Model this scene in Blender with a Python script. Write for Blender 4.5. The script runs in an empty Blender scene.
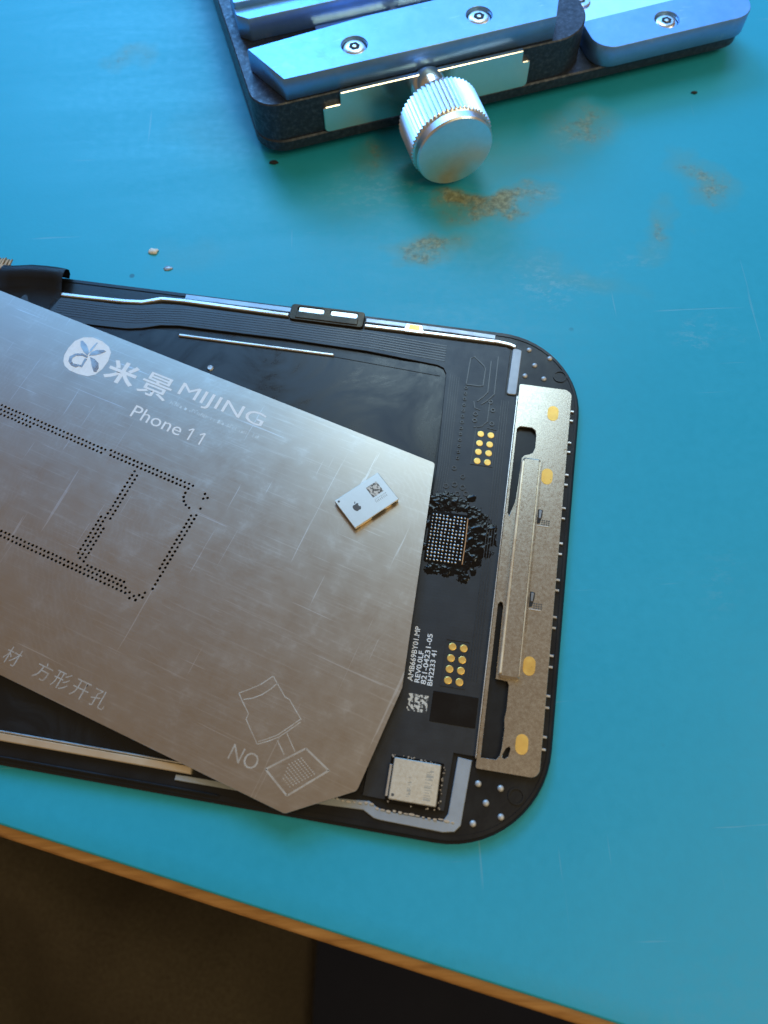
import bpy, bmesh, math, random
from mathutils import Vector, Matrix, noise

random.seed(7)
MM = 0.001                       # everything below is written in millimetres
R = math.radians
sc = bpy.context.scene
COL = sc.collection

# ------------------------------------------------------------------ camera
CAM_H = 104.0; TILT = R(22.63); ROLL = R(-2.88); FPX = 780.0; CX, CY = 384.0, 512.0
_d = Vector((0, math.sin(TILT), -math.cos(TILT)))
_x = Vector((1, 0, 0)); _y = Vector((0, math.cos(TILT), math.sin(TILT)))
_c, _s = math.cos(ROLL), math.sin(ROLL)
CR = _c*_x + _s*_y; CU = -_s*_x + _c*_y; CB = -_d
cam_d = bpy.data.cameras.new('camera'); cam = bpy.data.objects.new('camera', cam_d); COL.objects.link(cam)
m = Matrix.Identity(4)
for i, ax in enumerate((CR, CU, CB)):
    for j in range(3): m[j][i] = ax[j]
m[2][3] = CAM_H*MM
cam.matrix_world = m
cam_d.sensor_fit = 'VERTICAL'; cam_d.sensor_height = 24.0; cam_d.lens = FPX/1024.0*24.0
cam_d.clip_start = 0.005; cam_d.clip_end = 20.0
cam_d.dof.use_dof = True; cam_d.dof.focus_distance = 0.114; cam_d.dof.aperture_fstop = 18.0
sc.camera = cam

# ------------------------------------------------------------------ world, lamps, exposure
w = bpy.data.worlds.new('World'); sc.world = w; w.use_nodes = True
bgn = w.node_tree.nodes['Background']
bgn.inputs['Color'].default_value = (1.0, 0.73, 0.46, 1); bgn.inputs['Strength'].default_value = 0.25

def area(name, loc, target, sx, sy, power, col, spread=180):
    l = bpy.data.lights.new(name, 'AREA'); l.shape = 'RECTANGLE'; l.size = sx*MM; l.size_y = sy*MM
    l.energy = power; l.color = col; l.spread = R(spread)
    o = bpy.data.objects.new(name, l); COL.objects.link(o)
    o.location = Vector(loc)*MM
    o.rotation_euler = (Vector(target)-Vector(loc)).to_track_quat('-Z', 'Y').to_euler()
    return o
area('cool_panel_lamp', (-40, 500, 240), (0, 120, 0), 700, 340, 2.3, (0.07, 0.40, 1.0))
area('led_strip_lamp', (-115, 470, 280), (-10, 120, 0), 170, 110, 1.15, (0.16, 0.52, 1.0))
area('bench_lamp', (40, 275, 285), (10, 100, 0), 130, 120, 0.36, (0.58, 0.84, 1.0))
area('side_fill_lamp', (380, 40, 420), (20, 30, 0), 160, 160, 0.42, (1.0, 0.95, 0.74))  # unseen lamp added to shift the mat's right side towards green
area('warm_room_lamp', (260, -260, 520), (0, 20, 0), 200, 200, 1.1, (1.0, 0.82, 0.44))
sc.view_settings.view_transform = 'Standard'; sc.view_settings.look = 'None'
sc.view_settings.exposure = -0.12; sc.view_settings.gamma = 1.0
sc.view_settings.use_curve_mapping = False
sc.render.engine = 'CYCLES'

# ------------------------------------------------------------------ helpers
def px(x, y, z):
    """photo pixel -> world point (mm) on the horizontal plane of height z that the thing touches"""
    d = CR*((x-CX)/FPX) + CU*(-(y-CY)/FPX) - CB
    k = (CAM_H-z)/-d.z
    return Vector((d.x*k, d.y*k, z))

def prop(o, label=None, cat=None, group=None, kind=None):
    if label: o['label'] = label
    if cat: o['category'] = cat
    if group: o['group'] = group
    if kind: o['kind'] = kind
    return o

def empty(name, loc, rz, label, cat, group=None):
    o = bpy.data.objects.new(name, None); COL.objects.link(o)
    o.location = Vector(loc)*MM; o.rotation_euler = (0, 0, rz); o.empty_display_size = 0.005
    return prop(o, label, cat, group)

def link(name, me, mat, parent=None, smooth=False, auto=None):
    o = bpy.data.objects.new(name, me); COL.objects.link(o)
    if mat is not None and not me.materials: me.materials.append(mat)
    if parent is not None: o.parent = parent
    if smooth:
        for p in me.polygons: p.use_smooth = True
    if auto:
        for p in me.polygons: p.use_smooth = True
        try: me.set_sharp_from_angle(angle=R(auto))
        except Exception: pass
    return o

def from_bm(name, bm, mat, parent=None, smooth=False, auto=None):
    bmesh.ops.recalc_face_normals(bm, faces=bm.faces[:])
    me = bpy.data.meshes.new(name); bm.to_mesh(me); bm.free()
    me.transform(Matrix.Scale(MM, 4))
    return link(name, me, mat, parent, smooth, auto)

def add_prism(bm, poly, z0, z1, chamfer=0.0):
    """closed prism; a chamfer shrinks the top outline about each vertex normal"""
    n = len(poly)
    area2 = sum(poly[i][0]*poly[(i+1) % n][1]-poly[(i+1) % n][0]*poly[i][1] for i in range(n))
    if area2 < 0: poly = poly[::-1]
    lv = [[bm.verts.new((p[0], p[1], z0)) for p in poly]]
    if chamfer > 0:
        lv.append([bm.verts.new((p[0], p[1], z1-chamfer)) for p in poly])
        ins = inset(poly, chamfer)
        lv.append([bm.verts.new((p[0], p[1], z1)) for p in ins])
    else:
        lv.append([bm.verts.new((p[0], p[1], z1)) for p in poly])
    for a, b in zip(lv, lv[1:]):
        for i in range(n): bm.faces.new((a[i], a[(i+1) % n], b[(i+1) % n], b[i]))
    bm.faces.new(lv[0][::-1]); bm.faces.new(lv[-1])

def inset(poly, d):
    out = []; n = len(poly)
    for i in range(n):
        p0, p1, p2 = Vector(poly[i-1][:2]), Vector(poly[i][:2]), Vector(poly[(i+1) % n][:2])
        e1 = (p1-p0); e2 = (p2-p1)
        if e1.length < 1e-9 or e2.length < 1e-9: out.append((p1.x, p1.y)); continue
        e1.normalize(); e2.normalize()
        n1 = Vector((-e1.y, e1.x)); n2 = Vector((-e2.y, e2.x))
        b = n1+n2; k = 1.0+n1.dot(n2)
        q = p1+(b/max(k, 0.35))*d
        out.append((q.x, q.y))
    return out

def prism(name, poly, z0, z1, mat, parent=None, chamfer=0.0, auto=None):
    bm = bmesh.new(); add_prism(bm, poly, z0, z1, chamfer)
    return from_bm(name, bm, mat, parent, auto=auto)

def rect(u0, u1, v0, v1): return [(u0, v0), (u1, v0), (u1, v1), (u0, v1)]

def rounded(poly, radii, seg=6):
    out = []; n = len(poly)
    if not isinstance(radii, (list, tuple)): radii = [radii]*n
    for i in range(n):
        p0, p1, p2 = Vector(poly[i-1]), Vector(poly[i]), Vector(poly[(i+1) % n])
        r = radii[i]
        if r <= 0: out.append(tuple(p1)); continue
        a = (p0-p1).normalized(); b = (p2-p1).normalized()
        ang = a.angle(b); t = r/math.tan(ang/2)
        c = p1+(a+b).normalized()*(r/math.sin(ang/2))
        s = p1+a*t; e = p1+b*t
        a0 = math.atan2(s.y-c.y, s.x-c.x); a1 = math.atan2(e.y-c.y, e.x-c.x)
        da = (a1-a0+math.pi) % (2*math.pi)-math.pi
        for k in range(seg+1):
            t_ = a0+da*k/seg; out.append((c.x+r*math.cos(t_), c.y+r*math.sin(t_)))
    return out

def circle(cx, cy, r, n=12, ry=None): return [(cx+r*math.cos(2*math.pi*k/n), cy+(ry or r)*math.sin(2*math.pi*k/n)) for k in range(n)]

def capsule(cx, cy, wu, wv, n=8):
    r = wu/2; h = wv/2-r; o = []
    for k in range(n+1): o.append((cx+r*math.cos(math.pi*k/n), cy+h+r*math.sin(math.pi*k/n)))
    for k in range(n+1): o.append((cx-r*math.cos(math.pi*k/n), cy-h-r*math.sin(math.pi*k/n)))
    return o

def ev_mesh(ob, name):
    dg = bpy.context.evaluated_depsgraph_get(); dg.update()
    me = bpy.data.meshes.new_from_object(ob.evaluated_get(dg)); me.name = name
    return me

def holed(name, outer, holes, z0, z1, mat, parent=None, bevel=0.0):
    """plate with real openings: a filled, extruded flat curve turned into a mesh"""
    cu = bpy.data.curves.new(name, 'CURVE'); cu.dimensions = '2D'; cu.fill_mode = 'BOTH'
    th = z1-z0
    cu.extrude = (th/2-bevel); cu.bevel_depth = bevel; cu.bevel_resolution = 0; cu.offset = -bevel
    for poly in [outer]+holes:
        s = cu.splines.new('POLY'); s.points.add(len(poly)-1)
        for p, q in zip(s.points, poly): p.co = (q[0], q[1], 0, 1)
        s.use_cyclic_u = True
    ob = bpy.data.objects.new(name, cu); COL.objects.link(ob)
    me = ev_mesh(ob, name); bpy.data.objects.remove(ob); bpy.data.curves.remove(cu)
    me.transform(Matrix.Translation((0, 0, (z0+z1)/2))); me.transform(Matrix.Scale(MM, 4))
    me.materials.clear()
    return link(name, me, mat, parent)

def text(name, body, x0, x1, y0, capv, z, mat, parent, rot=0.0, bold=0.0, thick=0.02, anchor=None):
    """flat lettering stretched to run x0..x1 with glyph height capv on baseline y0 (or rotated about anchor)"""
    cu = bpy.data.curves.new(name, 'FONT'); cu.body = body; cu.size = 1.0; cu.offset = bold; cu.resolution_u = 3
    cu.fill_mode = 'FRONT'
    ob = bpy.data.objects.new(name, cu); COL.objects.link(ob)
    me = ev_mesh(ob, name); bpy.data.objects.remove(ob); bpy.data.curves.remove(cu)
    xs = [v.co.x for v in me.vertices]; ys = [v.co.y for v in me.vertices]
    sx = (x1-x0)/(max(xs)-min(xs)); sy = capv/(max(ys)-min(ys))
    me.transform(Matrix.Translation((-min(xs), -min(ys), 0)))
    me.transform(Matrix.Diagonal((sx, sy, 1, 1)))
    if anchor is None: me.transform(Matrix.Translation((x0, y0, z)))
    else: me.transform(Matrix.Translation((anchor[0], anchor[1], z)) @ Matrix.Rotation(rot, 4, 'Z'))
    me.transform(Matrix.Scale(MM, 4)); me.materials.clear()
    return link(name, me, mat, parent)

def add_stroke(bm, pts, wd, z0, z1):
    """thin raised line along a path"""
    pts = [Vector(p) for p in pts]
    L, Rr = [], []
    for i, p in enumerate(pts):
        a = pts[max(i-1, 0)]; b = pts[min(i+1, len(pts)-1)]
        t = (b-a).normalized(); nn = Vector((-t.y, t.x))*(wd/2)
        L.append(p+nn); Rr.append(p-nn)
    for i in range(len(pts)-1):
        add_prism(bm, [tuple(Rr[i]), tuple(Rr[i+1]), tuple(L[i+1]), tuple(L[i])], z0, z1)

def stroke(name, pts, wd, z0, z1, mat, parent):
    pts = [Vector(p) for p in pts]; L, Rr = [], []
    for i, p in enumerate(pts):
        a = pts[max(i-1, 0)]; b = pts[min(i+1, len(pts)-1)]
        t = (b-a).normalized(); nn = Vector((-t.y, t.x))*(wd/2)
        L.append(tuple(p+nn)); Rr.append(tuple(p-nn))
    return prism(name, Rr+L[::-1], z0, z1, mat, parent, chamfer=min(0.12, (z1-z0)/2.5))

def lathe(bm, prof, axis_pt, axis='z', n=32, rfun=None):
    """prof: list of (r, h); rotated about z (or about -v for the knob)"""
    rings = []
    for r, h in prof:
        ring = []
        for k in range(n):
            a = 2*math.pi*k/n; rr = rfun(r, h, k) if rfun else r
            if axis == 'z': co = (axis_pt[0]+rr*math.cos(a), axis_pt[1]+rr*math.sin(a), axis_pt[2]+h)
            else: co = (axis_pt[0]+rr*math.cos(a), axis_pt[1]-h, axis_pt[2]+rr*math.sin(a))
            ring.append(bm.verts.new(co))
        rings.append(ring)
    for a, b in zip(rings, rings[1:]):
        for k in range(n): bm.faces.new((a[k], a[(k+1) % n], b[(k+1) % n], b[k]))
    bm.faces.new(rings[0][::-1]); bm.faces.new(rings[-1])

# ------------------------------------------------------------------ materials
class NT:
    def __init__(s, name):
        s.m = bpy.data.materials.new(name); s.m.use_nodes = True; s.t = s.m.node_tree
        s.b = s.t.nodes['Principled BSDF']; s.tc = None
    def n(s, typ, **kw):
        nd = s.t.nodes.new(typ)
        for k, v in kw.items():
            if hasattr(nd, k): setattr(nd, k, v)
        return nd
    def l(s, a, b): s.t.links.new(a, b)
    def obj(s):
        if not s.tc: s.tc = s.n('ShaderNodeTexCoord')
        return s.tc.outputs['Object']
    def mapping(s, scale=(1, 1, 1), rot=(0, 0, 0), loc=(0, 0, 0), src=None):
        mp = s.n('ShaderNodeMapping'); s.l(src or s.obj(), mp.inputs['Vector'])
        mp.inputs['Scale'].default_value = scale; mp.inputs['Rotation'].default_value = rot; mp.inputs['Location'].default_value = loc
        return mp.outputs['Vector']
    def noise(s, vec, scale, detail=4, rough=0.55, dist=0.0):
        nd = s.n('ShaderNodeTexNoise'); s.l(vec, nd.inputs['Vector'])
        nd.inputs['Scale'].default_value = scale; nd.inputs['Detail'].default_value = detail
        nd.inputs['Roughness'].default_value = rough; nd.inputs['Distortion'].default_value = dist
        return nd.outputs['Fac']
    def ramp(s, fac, *stops):
        r = s.n('ShaderNodeValToRGB'); s.l(fac, r.inputs['Fac']); e = r.color_ramp.elements
        while len(e) < len(stops): e.new(0.5)
        for el, (p, c) in zip(e, stops):
            el.position = p; el.color = (c, c, c, 1) if isinstance(c, (int, float)) else (*c, 1)
        return r.outputs['Color']
    def math(s, op, a, b=None, clamp=False):
        nd = s.n('ShaderNodeMath'); nd.operation = op; nd.use_clamp = clamp
        for i, v in enumerate((a, b)):
            if v is None: continue
            if isinstance(v, (int, float)): nd.inputs[i].default_value = v
            else: s.l(v, nd.inputs[i])
        return nd.outputs[0]
    def mix(s, fac, a, b, typ='MIX'):
        nd = s.n('ShaderNodeMixRGB'); nd.blend_type = typ
        for i, v in enumerate((fac, a, b)):
            if isinstance(v, (int, float)): nd.inputs[i].default_value = v if i == 0 else (v, v, v, 1)
            elif isinstance(v, tuple): nd.inputs[i].default_value = (*v, 1)
            else: s.l(v, nd.inputs[i])
        return nd.outputs[0]
    def bump(s, h, strength, dist=0.00005):
        nd = s.n('ShaderNodeBump'); s.l(h, nd.inputs['Height'])
        nd.inputs['Strength'].default_value = strength; nd.inputs['Distance'].default_value = dist
        s.l(nd.outputs['Normal'], s.b.inputs['Normal'])
    def set(s, **kw):
        for k, v in kw.items():
            i = s.b.inputs[k.replace('_', ' ')]
            if hasattr(v, 'links') or hasattr(v, 'is_linked'): s.l(v, i)
            elif isinstance(v, tuple): i.default_value = (*v, 1) if len(v) == 3 else v
            else: i.default_value = v
        return s

def simple(name, col, rough=0.4, metal=0.0, var=0.15, nscale=900, bump=0.0, bscale=3000, rvar=0.12, spec=0.5, coat=0.0):
    t = NT(name); v = t.obj()
    f = t.noise(v, nscale, 5)
    lo = tuple(c*(1-var) for c in col); hi = tuple(min(1, c*(1+var)) for c in col)
    t.set(Base_Color=t.ramp(f, (0.25, lo), (0.75, hi)), Metallic=metal, Specular_IOR_Level=spec, Coat_Weight=coat)
    g = t.noise(v, nscale*0.4, 6, 0.65)
    t.set(Roughness=t.ramp(g, (0.3, max(0.02, rough-rvar)), (0.7, min(1, rough+rvar))))
    if bump: t.bump(t.noise(v, bscale, 4), bump)
    return t.m

# blue rubber mat: even colour, brown flux stains and scuffs with shapes of their own, fine scratches
def mat_rubber():
    t = NT('blue_rubber'); v = t.obj()
    base = t.ramp(t.noise(v, 28, 5, 0.6), (0.3, (0.016, 0.345, 0.490)), (0.7, (0.022, 0.370, 0.520)))
    fine = t.noise(v, 700, 5, 0.6)
    base = t.mix(0.05, base, t.ramp(fine, (0.3, 0.25), (0.7, 0.75)), 'OVERLAY')
    warp = t.n('ShaderNodeTexNoise'); t.l(v, warp.inputs['Vector']); warp.inputs['Scale'].default_value = 130; warp.inputs['Detail'].default_value = 5
    off = t.n('ShaderNodeVectorMath'); off.operation = 'MULTIPLY_ADD'
    t.l(warp.outputs['Color'], off.inputs[0]); off.inputs[1].default_value = (0.014, 0.014, 0); t.l(v, off.inputs[2])
    wv = off.outputs[0]
    def spot(x, y, rx, ry, rot, soft=0.2):
        mp = t.n('ShaderNodeMapping'); mp.vector_type = 'TEXTURE'; t.l(wv, mp.inputs['Vector'])
        mp.inputs['Location'].default_value = (x*MM+0.007, y*MM+0.007, 0); mp.inputs['Rotation'].default_value = (0, 0, R(rot))
        mp.inputs['Scale'].default_value = (rx*MM, ry*MM, 1.0)
        ln = t.n('ShaderNodeVectorMath'); ln.operation = 'LENGTH'; t.l(mp.outputs[0], ln.inputs[0])
        return t.ramp(ln.outputs['Value'], (soft, 1.0), (1.0, 0.0))
    brown = [(22.6, 99.9, 12, 5, 12, .75), (15.5, 101.0, 6, 3.5, 0, .8), (9.9, 90.9, 10, 4, 0, .5), (4.8, 121.0, 7, 5, 0, .30), (0.7, 111.3, 5, 5, 0, .35),
             (38.9, 117.2, 8, 9, 80, .42), (58.6, 102.7, 9, 5, 130, .40), (49.5, 92.5, 8, 3.5, 55, .32), (34.0, 82.7, 12, 4, -20, .20),
             (-44.5, 141.4, 5, 4, 0, .28), (-28, 120, 9, 12, 20, .10), (28, 110, 14, 7, 10, .18), (-30, 92, 10, 5, 0, .10)]
    acc = None
    for x, y, rx, ry, ro, st in brown:
        s_ = t.math('MULTIPLY', spot(x, y, rx, ry, ro), st)
        acc = s_ if acc is None else t.math('MAXIMUM', acc, s_)
    fld = acc
    grit = t.noise(v, 760, 7, 0.78, .3); patch = t.noise(v, 210, 5, .7, .5)
    core_in = t.math('ADD', fld, t.math('ADD', t.math('MULTIPLY', t.math('SUBTRACT', grit, .5), 1.1), t.math('MULTIPLY', t.math('SUBTRACT', patch, .5), .7)))
    core = t.ramp(core_in, (.30, 0.0), (.62, 1.0)); core = t.math('MULTIPLY', core, t.ramp(fld, (.06, 0.0), (.16, 1.0)))
    halo = t.math('MULTIPLY', fld, t.ramp(patch, (.3, .8), (.7, 1.25)), True)
    col = t.mix(halo, base, (0.17, 0.25, 0.12))
    col = t.mix(t.math('MULTIPLY', core, .55), col, t.mix(t.ramp(t.noise(v, 1100, 4, .7), (.42, 0.0), (.62, 1.0)), (0.15, 0.095, 0.030), (0.42, 0.40, 0.24)))
    acc = core
    pale = None
    for x, y, rx, ry, ro, st in [(30, 82, 10, 5, -10, .35), (43, 87.3, 7, 3, 20, .25), (52, 72, 8, 2.5, 5, .25), (5, 105, 16, 9, 10, .25), (38, 116, 5, 5, 0, .3), (28, 101, 7, 3, 10, .35), (45, 30, 7, 4, 60, .12)]:
        s_ = t.math('MULTIPLY', spot(x, y, rx, ry, ro, .1), st)
        pale = s_ if pale is None else t.math('MAXIMUM', pale, s_)
    pale = t.math('MULTIPLY', pale, t.ramp(t.noise(t.mapping((1, 1.8, 1), (0, 0, R(25))), 420, 7, .78), (.50, 0.0), (.58, 1.0)))
    col = t.mix(t.math('MULTIPLY', pale, .8), col, (0.30, 0.50, 0.56))
    # dust specks and pinhole marks
    vo = t.n('ShaderNodeTexVoronoi'); t.l(v, vo.inputs['Vector']); vo.inputs['Scale'].default_value = 85
    speck = t.math('MULTIPLY', t.ramp(vo.outputs['Distance'], (0.030, 1.0), (0.045, 0.0)), t.ramp(t.noise(v, 40, 2), (.55, 0.0), (.6, 1.0)))
    col = t.mix(t.math('MULTIPLY', speck, .6), col, (0.02, 0.06, 0.09))
    # scratches: thin stretched noise bands in two directions
    sA = t.ramp(t.noise(t.mapping((30, 900, 1), (0, 0, R(18))), 1.0, 3, .6), (.70, 0.0), (.73, 1.0))
    sB = t.ramp(t.noise(t.mapping((700, 22, 1), (0, 0, R(-33))), 1.0, 3, .6), (.70, 0.0), (.73, 1.0))
    scr = t.math('MAXIMUM', sA, sB)
    col = t.mix(t.math('MULTIPLY', scr, .22), col, (0.30, 0.50, 0.58))
    t.set(Base_Color=col, Specular_IOR_Level=0.35)
    wipe = t.noise(t.mapping((20, 130, 1), (0, 0, R(22))), 1.0, 6, .7, .8)
    rg = t.mix(0.5, t.ramp(wipe, (.3, .33), (.7, .55)), t.ramp(fine, (.3, .36), (.7, .56)))
    t.set(Roughness=t.mix(acc, rg, 0.6))
    t.bump(t.math('ADD', t.math('MULTIPLY', t.noise(v, 1500, 4), .6), t.math('ADD', t.math('MULTIPLY', acc, .9), t.math('MULTIPLY', scr, -.25))), 0.35, 0.00006)
    return t.m

def mat_steel():
    t = NT('brushed_steel'); v = t.obj()
    br = t.noise(t.mapping((70, 5200, 1), (0, 0, R(4))), 1.0, 5, .6)           # fine brushing along the sheet
    br2 = t.noise(t.mapping((110, 4200, 1), (0, 0, R(-24))), 1.0, 5, .65, .6)     # diagonal rubbing
    sw = t.n('ShaderNodeTexWave'); sw.wave_type = 'RINGS'; sw.rings_direction = 'Z'
    t.l(t.mapping((1, 1, 1), (0, 0, 0), (0.016, 0.020, 0)), sw.inputs['Vector'])
    sw.inputs['Scale'].default_value = 420; sw.inputs['Distortion'].default_value = 9; sw.inputs['Detail'].default_value = 4; sw.inputs['Detail Scale'].default_value = 1.4
    blot = t.noise(v, 95, 6, .68, .6); blot2 = t.noise(t.mapping((1, 1, 1), (0, 0, 0), (.3, .1, 0)), 260, 6, .72)
    c = t.ramp(blot, (.25, (.535, .465, .385)), (.75, (.59, .52, .435)))
    c = t.mix(t.ramp(blot2, (.56, 0.0), (.70, .30)), c, (.74, .69, .62))
    c = t.mix(t.math('MULTIPLY', t.ramp(br2, (.56, 0.0), (.70, 1.0)), .34), c, (.80, .75, .68))
    swm = t.math('MULTIPLY', t.ramp(sw.outputs['Fac'], (.6, 0.0), (.95, 1.0)), t.ramp(t.noise(v, 70, 3), (.45, 0.0), (.62, 1.0)))
    c = t.mix(t.math('MULTIPLY', swm, .09), c, (.78, .77, .75))
    sA = t.ramp(t.noise(t.mapping((26, 1300, 1), (0, 0, R(62))), 1.0, 3, .6), (.68, 0.0), (.70, 1.0))
    sB = t.ramp(t.noise(t.mapping((1500, 40, 1), (0, 0, R(12)), (.5, .2, 0)), 1.0, 3, .6, .4), (.68, 0.0), (.70, 1.0))
    sA = t.math('MAXIMUM', sA, sB)
    c = t.mix(t.math('MULTIPLY', sA, .5), c, (.85, .84, .82))
    t.set(Base_Color=c, Metallic=1.0)
    r = t.ramp(blot2, (.3, .28), (.7, .37))
    r = t.mix(.3, r, t.ramp(br2, (.3, .29), (.7, .38)))
    t.set(Roughness=r, Anisotropic=.3)
    t.bump(t.math('ADD', t.math('MULTIPLY', blot, 1.0), t.math('MULTIPLY', blot2, .5)), 0.10, 0.00003)
    return t.m

def mat_flex():
    t = NT('charcoal_flex_film'); v = t.obj()
    wv = t.n('ShaderNodeTexWave'); wv.wave_type = 'BANDS'; wv.bands_direction = 'Y'; t.l(v, wv.inputs['Vector'])
    wv.inputs['Scale'].default_value = 720; wv.inputs['Distortion'].default_value = .5; wv.inputs['Detail'].default_value = 2
    f = t.noise(v, 500, 5)
    t.set(Base_Color=t.ramp(f, (.3, (.010, .0105, .012)), (.7, (.016, .0165, .018))), Specular_IOR_Level=.6)
    t.set(Roughness=t.ramp(t.noise(v, 300, 6, .7), (.3, .38), (.7, .50)))
    t.bump(t.math('ADD', t.math('MULTIPLY', wv.outputs['Fac'], .10), t.math('MULTIPLY', t.noise(v, 2200, 4), .5)), .20, .00005)
    return t.m

def mat_panel():
    t = NT('black_display_film'); v = t.obj()
    sm = t.noise(v, 70, 6, .7, 1.2)
    t.set(Base_Color=t.mix(t.ramp(sm, (.50, 0.0), (.75, .6)), (.004, .0042, .0045), (.020, .021, .023)), Specular_IOR_Level=.5)
    t.set(Roughness=t.ramp(sm, (.3, .16), (.7, .5)))
    t.bump(t.noise(v, 2500, 3), .05, .00003)
    return t.m

def mat_wood():
    t = NT('varnished_wood_edge'); v = t.obj()
    g = t.noise(t.mapping((25, 900, 900), (0, 0, R(18.4))), 1.0, 6, .65, .4)
    c = t.ramp(g, (.25, (.27, .12, .032)), (.5, (.46, .23, .07)), (.75, (.60, .33, .12)))
    d = t.ramp(t.noise(v, 160, 4, .7), (.62, 0.0), (.74, 1.0))
    c = t.mix(t.math('MULTIPLY', d, .5), c, (.10, .04, .012))
    t.set(Base_Color=c, Roughness=t.ramp(g, (.3, .35), (.7, .6)))
    t.bump(g, .4, .0001)
    return t.m

def mat_anod():
    t = NT('blue_anodised_aluminium'); v = t.obj()
    blot = t.noise(v, 240, 6, .7, .3)
    c = t.ramp(blot, (.3, (.17, .36, .66)), (.7, (.24, .44, .74)))
    scu = t.ramp(t.noise(t.mapping((200, 900, 200), (0, 0, R(25))), 1.0, 4, .65), (.62, 0.0), (.70, 1.0))
    c = t.mix(t.math('MULTIPLY', scu, .25), c, (.62, .76, .88))
    t.set(Base_Color=c, Metallic=.75, Roughness=t.ramp(t.noise(v, 900, 5), (.3, .36), (.7, .46)))
    t.bump(t.noise(v, 2600, 4), .18, .00005)
    return t.m

def mat_cast():
    t = NT('dark_grey_cast_alloy'); v = t.obj()
    sp = t.noise(v, 1400, 3, .7)
    c = t.ramp(sp, (.30, (.022, .030, .045)), (.55, (.042, .052, .072)), (.78, (.10, .11, .135)))
    t.set(Base_Color=c, Metallic=.55, Roughness=t.ramp(sp, (.3, .55), (.7, .38)))
    t.bump(sp, .15, .00004)
    return t.m

def mat_shield(name, col, rough):
    t = NT(name); v = t.obj()
    sp = t.noise(v, 2600, 4, .7); bl = t.noise(v, 260, 5)
    c = t.mix(.14, t.ramp(bl, (.3, tuple(k*.95 for k in col)), (.7, col)), t.ramp(sp, (.3, .35), (.7, .62)), 'OVERLAY')
    t.set(Base_Color=c, Metallic=.92, Roughness=t.ramp(sp, (.3, rough-.06), (.7, rough+.06)))
    t.bump(sp, .12, .00003)
    return t.m

def mat_patch(name, a, b):
    t = NT(name); v = t.obj()
    f = t.noise(v, 2600, 2, .5)
    t.set(Base_Color=t.ramp(f, (.46, a), (.54, b)), Roughness=.6)
    return t.m

def mat_cloth():
    t = NT('brown_woven_cloth'); v = t.obj()
    wv = t.noise(v, 900, 3)
    t.set(Base_Color=t.ramp(wv, (.3, (.15, .125, .085)), (.7, (.23, .195, .14))), Roughness=.95, Specular_IOR_Level=.1)
    t.bump(wv, .5, .0006)
    return t.m

M = dict(
    rubber=mat_rubber(), steel=mat_steel(), flex=mat_flex(), panel=mat_panel(), wood=mat_wood(), anod=mat_anod(), cast=mat_cast(), cloth=mat_cloth(),
    etch=simple('etched_steel', (.80, .79, .77), .65, .1, .06, 1500, .3, 4000),
    etchfaint=simple('faint_etched_steel', (.62, .57, .50), .44, .8, .06, 1500, .2, 4000),
    petal=simple('polished_steel', (.50, .49, .47), .30, 1.0, .06, 900),
    bracket=mat_shield('nickel_bracket', (.58, .515, .42), .27),
    shield=mat_shield('pale_metal_can', (.74, .69, .59), .48),
    chipcan=mat_shield('pale_silver_can', (.66, .645, .60), .46),
    gold=simple('gold_plating', (1.0, .58, .14), .34, .55, .08, 1200, .15),
    tin=simple('tin_solder', (.62, .61, .59), .34, 1.0, .08, 2000),
    bright=simple('bright_metal', (.88, .87, .84), .30, .9, .04, 300, 0),
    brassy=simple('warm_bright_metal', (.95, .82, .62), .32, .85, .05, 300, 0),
    frame=simple('black_frame_plastic', (.007, .007, .0075), .34, 0, .25, 400, .2, 2500, .1, .42),
    glass=simple('black_cover_glass', (.006, .006, .007), .16, 0, .2, 400, 0),
    blackfilm=simple('glossy_black_film', (.004, .004, .0045), .22, 0, .2, 300, .1, 1200),
    tar=simple('charred_flux', (.003, .0027, .0024), .16, 0, .35, 1200, .05, 2200, .05, .35),
    adhesive=simple('grey_adhesive', (.36, .39, .42), .40, .3, .08, 500, .15),
    stud=simple('dull_stud', (.52, .51, .49), .55, .5, .1, 900),
    trace=simple('raised_trace_film', (.026, .027, .030), .32, 0, .1, 400, 0, 3000, .04, .7),
    knob=simple('satin_aluminium', (.82, .83, .84), .33, 1.0, .04, 900, .06, 3000, .05),
    ink=simple('white_ink', (.78, .77, .74), .6, 0, .08, 1500),
    greyink=mat_patch('mottled_pale_print', (.03, .026, .022), (.62, .57, .48)),
    darkink=simple('dark_laser_mark', (.10, .095, .085), .6, .2, .2, 1800),
    codeink=mat_patch('mottled_laser_patch', (.12, .11, .09), (.62, .58, .50)),
    midink=simple('faint_laser_mark', (.40, .37, .31), .55, .4, .1, 1800),
    brown=simple('tarnished_bracket', (.045, .033, .020), .38, .7, .3, 700, .2),
    substrate=simple('resin_substrate', (.045, .034, .018), .5, .1, .3, 1500),
    alu=simple('machined_aluminium', (.84, .85, .86), .22, 1.0, .03, 900, .05, 3000, .05),
    satin=simple('satin_rim', (.30, .31, .33), .38, .9, .15, 300, .1),
    screw=simple('steel_screw', (.72, .71, .69), .30, 1.0, .1, 900, .1),
    dark=simple('dark_recess', (.012, .012, .012), .7, 0, .2),
    footrub=simple('black_rubber', (.015, .015, .015), .8),
    copper=simple('copper_tan', (.55, .30, .14), .45, .5, .2, 1500),
    crumb=simple('pale_glue', (.72, .66, .54), .6, 0, .2, 2500, .5),
    floor=simple('dark_floor', (.010, .014, .032), .9, 0, .3, 6),
)

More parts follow.
